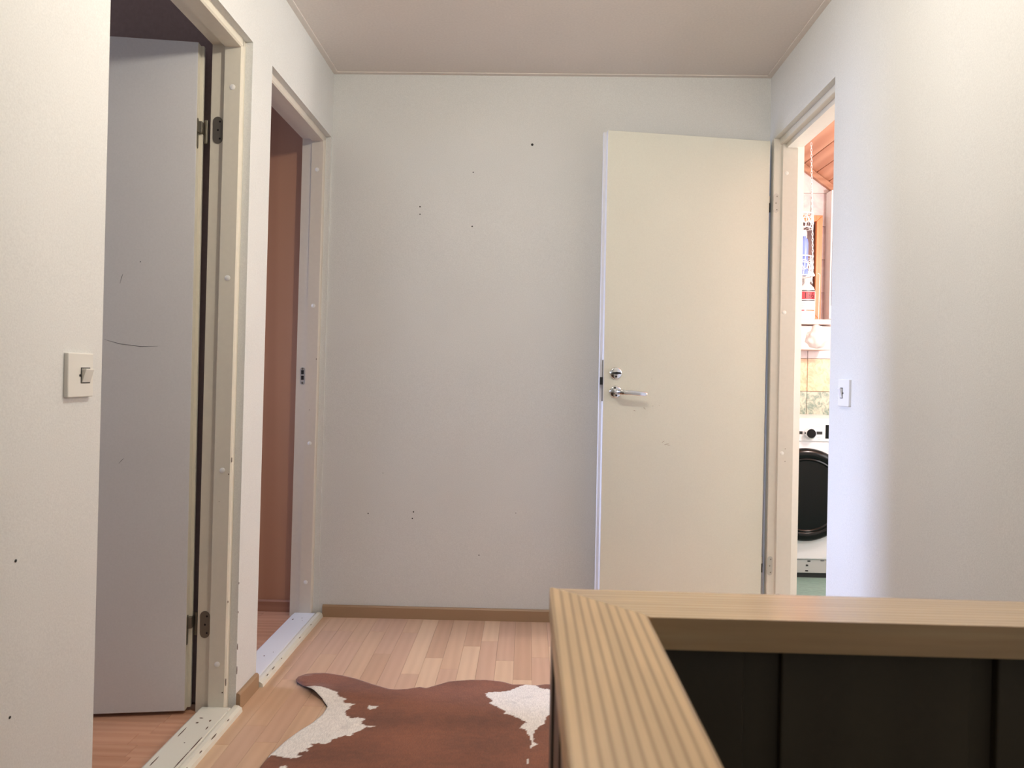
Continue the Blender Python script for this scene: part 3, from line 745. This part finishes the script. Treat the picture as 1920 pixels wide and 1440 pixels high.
# ------------------------------------------------------------------ bathroom shell
BW = 4.75
def zs(x): return 2.4083-(x-1.707)*.72
struct('floor_bathroom', G().box(1.02, 2.75, 2.2, 4.85, -.16, -.008), GREENF, 'grey-green vinyl floor of the bathroom')
g = G(); g.box(1.03, 1.115, 3.36, BW+.1, -.1, 2.95); g.box(1.035, 1.115, 2.2, 3.36, H+.08, 2.95)
struct('wall_bathroom_left', g, WALL, 'bathroom wall behind the door wall')
struct('wall_bathroom_near', G().box(1.12, 2.75, 2.1, 2.2, -.1, 2.95), WALL, 'near wall of the bathroom')
struct('wall_bathroom_right', G().box(2.65, 2.75, 2.2, BW+.1, -.1, 2.0), WHITEM, 'low right wall of the bathroom under the sloping ceiling')
wt = struct('wall_bathroom_far', G().box(1.10, 2.75, BW+.006, BW+.1, -.1, 2.95), GROUT, 'tiled end wall of the bathroom with marbled wall tiles')
tw, thh = .15, .2065
for c in range(-4, 6):
    for r in range(-4, 9):
        xa = 1.755+c*tw; za = .9953+r*thh
        if xa < 1.115: continue
        if zs(xa+tw)-.02 < za: continue
        mt_ = TGREEN if r == -1 else TPEACH if r == 0 else (TGREEN if r < -1 else TPINK)
        if 1.755+c*tw+tw > 2.65: continue
        zt = za+thh
        key = ('tile', mt_.name)
        if key not in shared:
            t = G().box(-tw/2+.0015, tw/2-.0015, -.006, 0, -thh/2+.0015, thh/2-.0015, .0012)
            bmesh.ops.recalc_face_normals(t.bm, faces=t.bm.faces)
            m_ = bpy.data.meshes.new('wall_tile'); t.bm.to_mesh(m_); t.bm.free(); m_.materials.append(mt_); shared[key] = m_
        o = bpy.data.objects.new('tile', shared[key]); C.objects.link(o); o.parent = wt
        o.location = Vector((xa+tw/2, BW+.006, za+thh/2))-Vector(wt['org'])
# sloping board ceiling
ang = math.atan(.72); ca, sa = math.cos(ang), math.sin(ang)
bc = struct('ceiling_bathroom', G().prism([(1.10, zs(1.10)+.02), (2.72, zs(2.72)+.02), (2.72, zs(2.72)+.1), (1.10, zs(1.10)+.1)], 2.15, BW+.1, 'y'), CEILWOOD, 'sloping pine board ceiling of the bathroom')
s0 = -.6/ca
pitch = .094
k = 0
u = (1.12-1.707)/ca
u0 = -.009-pitch*7
while u0+k*pitch < 1.15:
    ua, ub = u0+k*pitch, u0+(k+1)*pitch; k += 1
    if 1.707+ua*ca < 1.118 or 1.707+ub*ca > 2.64: continue
    pr_ = [(ua+.0045, 0), (ub-.0045, 0), (ub-.001, .004), (ub-.001, .012), (ua+.001, .012), (ua+.001, .004)]
    pts = [(1.707+a*ca+h*sa, 2.4083-a*sa+h*ca) for a, h in pr_]
    G().prism(pts, 2.21, BW+.004, 'y').build('ceiling_board', CEILWOOD, bc)
# wooden moulding under the boards along the end wall
pts = []
for a, h in [(-.62, -.001), (1.05, -.001), (1.05, -.036), (-.62, -.036)]: pts.append((1.707+a*ca+h*sa, 2.4083-a*sa+h*ca))
struct('trim_7', G().prism(pts, BW-.030, BW-.001, 'y', .003), CEILTRIM, 'brown wooden moulding under the sloping bathroom ceiling')

# ------------------------------------------------------------------ washing machine
MX0, MX1, MY, MYB = 1.225, 1.825, 4.10, 4.64
wm = E_('washing_machine', ((MX0+MX1)/2, (MY+MYB)/2, -.008), 'white front-loading washing machine with a black round door, seen through the bathroom doorway', 'washing machine')
G().box(MX0, MX1, MY, MYB, .092, .858, .008, seg=3).build('body', WHITEG, wm)
G().box(MX0+.004, MX1-.004, MY-.006, MY+.002, .735, .85, .004).build('control_panel', WHITEG, wm)
pl = G().box(MX0+.002, MX1-.002, MY+.006, MYB-.01, .018, .091, .003).build('plinth', newmat('grey_enamel', (.42, .43, .42, 1), .35)[0], wm)
G().box(MX0+.01, MX1-.01, MY+.012, MYB-.02, -.008, .018).build('base', BLACKM, wm)
for x, z, w_, h_ in [(1.548, .083, .016, .007), (1.538, .060, .013, .008), (1.537, .030, .016, .007), (1.62, .086, .02, .003), (1.30, .06, .013, .008), (1.75, .06, .013, .008)]:
    G().box(x-w_/2, x+w_/2, MY+.004, MY+.0075, z-h_/2, z+h_/2, .001).build('slot', BLACKM, pl)
dcx, dcz, R_ = 1.513, .4465, .252
dr = G().lathe([(R_, .0), (R_, -.012), (R_-.004, -.024), (R_-.018, -.036), (R_-.034, -.040), (R_-.048, -.034), (R_-.052, -.030)], (dcx, MY, dcz), 'y', 72).build('door', BLACKG, wm)
G().lathe([(R_-.051, -.026), (R_-.053, -.034), (R_-.060, -.037), (R_-.066, -.032), (R_-.068, -.028)], (dcx, MY, dcz), 'y', 72).build('inner_ring', BLACKG, dr)
DG = newmat('door_glass_dark', (.012, .015, .015, 1), .15, 0, .18)[0]
G().lathe([(R_-.066, -.028), (R_-.10, -.026), (.10, -.020), (.05, -.018), (.001, -.0175)], (dcx, MY, dcz), 'y', 64).build('glass', DG, dr)
kx, kz = 1.5325, .7795
kn = G().lathe([(.0325, -.006), (.0325, -.010), (.0295, -.026), (.0285, -.030), (.025, -.031)], (kx, MY, kz), 'y', 40).build('program_knob', CHROME, wm)
G().lathe([(.025, -.0305), (.024, -.0325), (.02, -.033), (.001, -.033)], (kx, MY, kz), 'y', 40).build('knob_face', newmat('knob_black', (.006, .006, .007, 1), .5, 0, .15)[0], kn)
for xa, xb in ((1.475, 1.494), (1.567, 1.600)):
    G().box(xa, xb, MY-.0075, MY-.0055, .7735, .7895, .0006).build('indicator_strip', BLACKM, wm)
for xa, xb, za in ((1.545, 1.592, .815), (1.55, 1.590, .829), (1.572, 1.592, .757), (1.575, 1.590, .748)):
    G().box(xa, xb, MY-.0068, MY-.0058, za, za+.0022).build('printed_line', GREYL, wm)
G().box(1.617, 1.70, MY-.0085, MY-.0055, .752, .826, .001).build('display', BLACKG, wm)
G().box(1.245, 1.44, MY-.0085, MY-.0055, .750, .83, .002).build('detergent_drawer', WHITEG, wm)

# ------------------------------------------------------------------ shelf unit, mirror, bottle
su = E_('wall_shelf', (1.56, 4.66, 1.248), 'pale rose wall shelf with a drawer and round knob above the washing machine', 'shelf')
G().box(1.28, 1.8395, 4.555, 4.747, 1.402, 1.433, .004).build('top_board', SHELFW, su)
G().box(1.29, 1.828, 4.60, 4.747, 1.250, 1.398, .002).build('cabinet_box', SHELFW, su)
dw = G().box(1.292, 1.832, 4.585, 4.5995, 1.2505, 1.3935, .002).build('drawer', SHELFW, su)
G().lathe([(.006, -.0), (.006, -.010), (.013, -.014), (.0145, -.020), (.012, -.026), (.004, -.028), (.0005, -.028)], (1.7635, 4.585, 1.3345), 'y', 24).build('drawer_knob', newmat('satin_nickel', (.5, .48, .45, 1), .35, .8)[0], dw)

mr = E_('framed_mirror', (1.57, 4.735, 1.434), 'orange pine framed mirror with a dark reflection painted on its glass, standing on the wall shelf', 'mirror')
mx0, mx1, mz0, mz1, fw = 1.30, 1.813, 1.4345, 2.089, .038
ymf, ymb = 4.705, 4.742
G().prism([(mx0, mz1), (mx1, mz1), (mx1-fw, mz1-fw), (mx0+fw, mz1-fw)], ymf, ymb, 'y', .003).build('frame_rail', ORANGE, mr)
G().prism([(mx0, mz0), (mx1, mz0), (mx1-fw, mz0+fw), (mx0+fw, mz0+fw)], ymf, ymb, 'y', .003).build('frame_rail', ORANGE, mr)
G().prism([(mx1, mz0), (mx1, mz1), (mx1-fw, mz1-fw), (mx1-fw, mz0+fw)], ymf, ymb, 'y', .003).build('frame_stile', ORANGE, mr)
G().prism([(mx0, mz0), (mx0, mz1), (mx0+fw, mz1-fw), (mx0+fw, mz0+fw)], ymf, ymb, 'y', .003).build('frame_stile', ORANGE, mr)
G().box(mx0+fw-.004, mx1-fw+.004, ymb-.012, ymb-.003, mz0+fw-.004, mz1-fw+.004).build('glass', MIRREFL, mr)

bx, by, bz = 1.690, 4.615, 1.4335
sb = E_('spray_bottle', (bx, by, bz), 'white trigger spray bottle with a red label on the wall shelf', 'bottle')
def ell(g, prof, c, ky, seg=32):
    c = Vector(c); g.lathe(prof, (0, 0, 0), 'z', seg, xf=lambda v: Vector((c.x+v.x, c.y+v.y*ky, c.z+v.z)))
g = G(); ell(g, [(.046, 0), (.051, .004), (.052, .02), (.052, .150), (.050, .175), (.042, .196), (.028, .210), (.018, .218), (.017, .232)], (bx, by, bz), .6)
g.build('bottle_body', WHITEM, sb)
g = G(); g.lathe([(.020, .228), (.021, .232), (.021, .250), (.017, .254)], (bx, by, bz), 'z', 28); g.build('collar', WHITEM, sb)
g = G()
g.prism([(-.036, .253), (-.030, .282), (-.010, .298), (.018, .298), (.036, .286), (.046, .268), (.040, .262), (.020, .266), (.014, .252)], -.013, .013, 'y', .004, xf=lambda v: Vector((bx+v.x, by+v.y, bz+v.z)))
th_ = g.build('spray_head', WHITEM, sb)
g = G(); g.prism([(.020, .264), (.032, .262), (.030, .240), (.034, .222), (.030, .220), (.023, .240)], -.006, .006, 'y', .002, xf=lambda v: Vector((bx+v.x, by+v.y, bz+v.z)))
g.build('trigger', WHITEM, th_)
def wrap(g, za, zb, xa, xb, rr=.0528):
    n = 10; vs = []; fs = []
    for k_ in range(n+1):
        x = xa+(xb-xa)*k_/n; y = -math.sqrt(max(0, rr**2-x*x))*.6-.0002
        for z in (za, zb):
            vs.append((bx+x, by+y, bz+z)); vs.append((bx+x, by+y-.0004, bz+z))
    for k_ in range(n):
        a = k_*4; c = a+4
        fs += [[a+1, c+1, c+3, a+3], [a, a+2, c+2, c], [a, c, c+1, a+1], [a+2, a+3, c+3, c+2]]
    fs += [[0, 1, 3, 2], [n*4, n*4+2, n*4+3, n*4+1]]
    g._add(vs, fs)
lb = G(); wrap(lb, .018, .178, -.040, .044, .0526); lbo = lb.build('label', PAPER, sb)
def lbl(za, zb, xa, xb, m_, nm='label_print'):
    g_ = G(); wrap(g_, za, zb, xa, xb, .0534); g_.build(nm, m_, lbo)
lbl(.172, .178, -.038, .042, BLACKM); lbl(.122, .169, -.038, .042, RED); lbl(.112, .118, -.038, .042, BLACKM)
for z in (.102, .092, .082, .072): lbl(z, z+.003, -.036, .030, GREYL)
lbl(.052, .058, -.038, -.022, RED); lbl(.052, .058, -.012, .040, REDORANGE)
tc_ = bpy.data.curves.new('label_number', 'FONT'); tc_.body = '156'; tc_.size = .052; tc_.extrude = .0006; tc_.align_x = 'CENTER'
to = bpy.data.objects.new('label_number_tmp', tc_); C.objects.link(to)
dg = bpy.context.evaluated_depsgraph_get(); tm = bpy.data.meshes.new_from_object(to.evaluated_get(dg))
bpy.data.objects.remove(to)
for v in tm.vertices:
    x, y, z = v.co; X = x*.85+.004; Y = -math.sqrt(max(0, .0538**2-X*X))*.6-z-.0006
    v.co = Vector((bx+X, by+Y, bz+.128+y))-Vector(sb['org'])
tm.materials.append(BLACKM); to = bpy.data.objects.new('label_number', tm); C.objects.link(to); to.parent = lbo

# white-framed panel at the far right of the bathroom end wall
wp = E_('wall_cabinet', (2.0, 4.74, 1.434), 'white-framed brownish wall cabinet door at the right of the tiled wall', 'cabinet')
cx0, cx1, cz0, cz1 = 1.846, 2.20, 1.445, 2.235
G().box(cx0, cx1, 4.66, 4.747, cz0, cz1, .003).build('body', WHITEM, wp)
G().box(cx0+.009, cx1-.03, 4.655, 4.6598, cz0+.08, cz1-.14, .001).build('door_panel', BROWNP, wp)

# ------------------------------------------------------------------ hanging wire basket with bottle, string bag
WIRE = newmat('white_wire', (.82, .82, .84, 1), .35)[0]
hy = 4.40
hb = E_('hanging_basket', (1.595, hy, 1.64), 'white curled-wire two-tier basket hanging on a chain in the bathroom', 'basket')
# chain
g = G(); za, zb = 1.70, 2.44; n = 46
for k in range(n):
    z = za+(zb-za)*k/n; x = 1.637-(z-1.70)*.035; c = Vector((x, hy-.02, z)); L_ = (zb-za)/n*.72
    pts = []
    for q in range(10):
        a = 2*PI*q/10; r_, h_ = .0042*math.cos(a), L_*math.sin(a)
        pts.append(c+(Vector((r_, 0, h_)) if k % 2 else Vector((0, r_, h_))))
    g.tube(pts, .0012, 5, True)
g.build('chain', WIRE, hb)
def ring(g, cx, cy, cz, rx, ry, r, n=36):
    g.tube([(cx+rx*math.cos(2*PI*k/n), cy+ry*math.sin(2*PI*k/n), cz) for k in range(n)], r, 6, True)
def tier(cz0, cz1, rr, nm):
    g = G(); cx = 1.637-rr
    ring(g, cx, hy, cz0, rr*.95, rr*.95, .0026); ring(g, cx, hy, cz1, rr, rr, .0030)
    n = 14
    for k in range(n):
        a = 2*PI*k/n; px_, py_ = cx+rr*.98*math.cos(a), hy+rr*.98*math.sin(a)
        tdir = Vector((-math.sin(a), math.cos(a), 0)); h = (cz1-cz0)
        # scroll: S-curve with curls
        pts = []
        for q in range(26):
            t = q/25*PI*3; r_ = .30*h*(1-.55*q/25)
            pts.append(Vector((px_, py_, cz0+h*(.34+.33*q/25)))+tdir*(r_*math.cos(t))+Vector((0, 0, r_*math.sin(t))))
        g.tube(pts, .0019, 5)
        g.tube([Vector((px_, py_, cz0))-tdir*.006, Vector((px_, py_, cz1))+tdir*.006], .0016, 5)
    for k in range(-3, 4):
        x = cx+k*rr*.27; w__ = rr*.95*math.sqrt(max(0, 1-(k*.27)**2))
        g.tube([(x, hy-w__, cz0), (x, hy+w__, cz0)], .0014, 5)
    g.build(nm, WIRE, hb)
tier(1.940, 2.022, .085, 'upper_tier'); tier(1.665, 1.775, .095, 'lower_tier')
def bottle(name, label, x, y, z, r, h, mats):
    e = E_(name, (x, y, z), label, 'bottle')
    G().lathe([(r*.9, 0), (r, .004), (r, h*.72), (r*.8, h*.80), (r*.42, h*.84), (r*.42, h*.87)], (x, y, z), 'z', 24).build('bottle_body', mats[0], e)
    G().lathe([(r*.5, h*.865), (r*.5, h*.99), (r*.4, h)], (x, y, z), 'z', 20).build('cap', mats[1], e)
bottle('shampoo_bottle', 'blue bottle with white cap standing in the hanging wire basket', 1.583, hy-.02, 1.6685, .024, .262, (BLUE, WHITEM))
bottle('shampoo_bottle', 'slim white bottle beside the blue one in the hanging basket', 1.610, hy+.03, 1.6685, .014, .262, (WHITEM, WHITEM))
# string with crumpled bag
g = G(); g.tube([(1.6475, hy-.10, 1.665), (1.645, hy-.10, 1.5), (1.643, hy-.10, 1.36)], .0012, 6)
bgp = E_('plastic_bag', (1.645, hy-.10, 1.24), 'crumpled pinkish-white plastic bag hanging on a string under the basket', 'bag')
g.tube([(1.6475, hy-.10, 1.665), (1.645, hy-.09, 1.672), (1.64, hy-.088, 1.675)], .0012, 6)
g.build('string', WIRE, bgp)
t = bmesh.new(); bmesh.ops.create_icosphere(t, subdivisions=4, radius=1)
for v in t.verts:
    p = v.co.copy(); d = 1+.16*noise.noise(p*2.2)+.12*abs(noise.noise(p*5))
    v.co = Vector((1.638+p.x*.058*d, hy-.10+p.y*.045*d, 1.302+p.z*.055*d+(.02 if p.z > .85 else 0)))
g = G(); g.merge(t); g.smooth = True; g.build('bag_body', BAG, bgp)

# every label is on its object; helper property is not needed in the finished scene
for o in C.objects:
    if 'org' in o: del o['org']
print('floor strips', cnt)
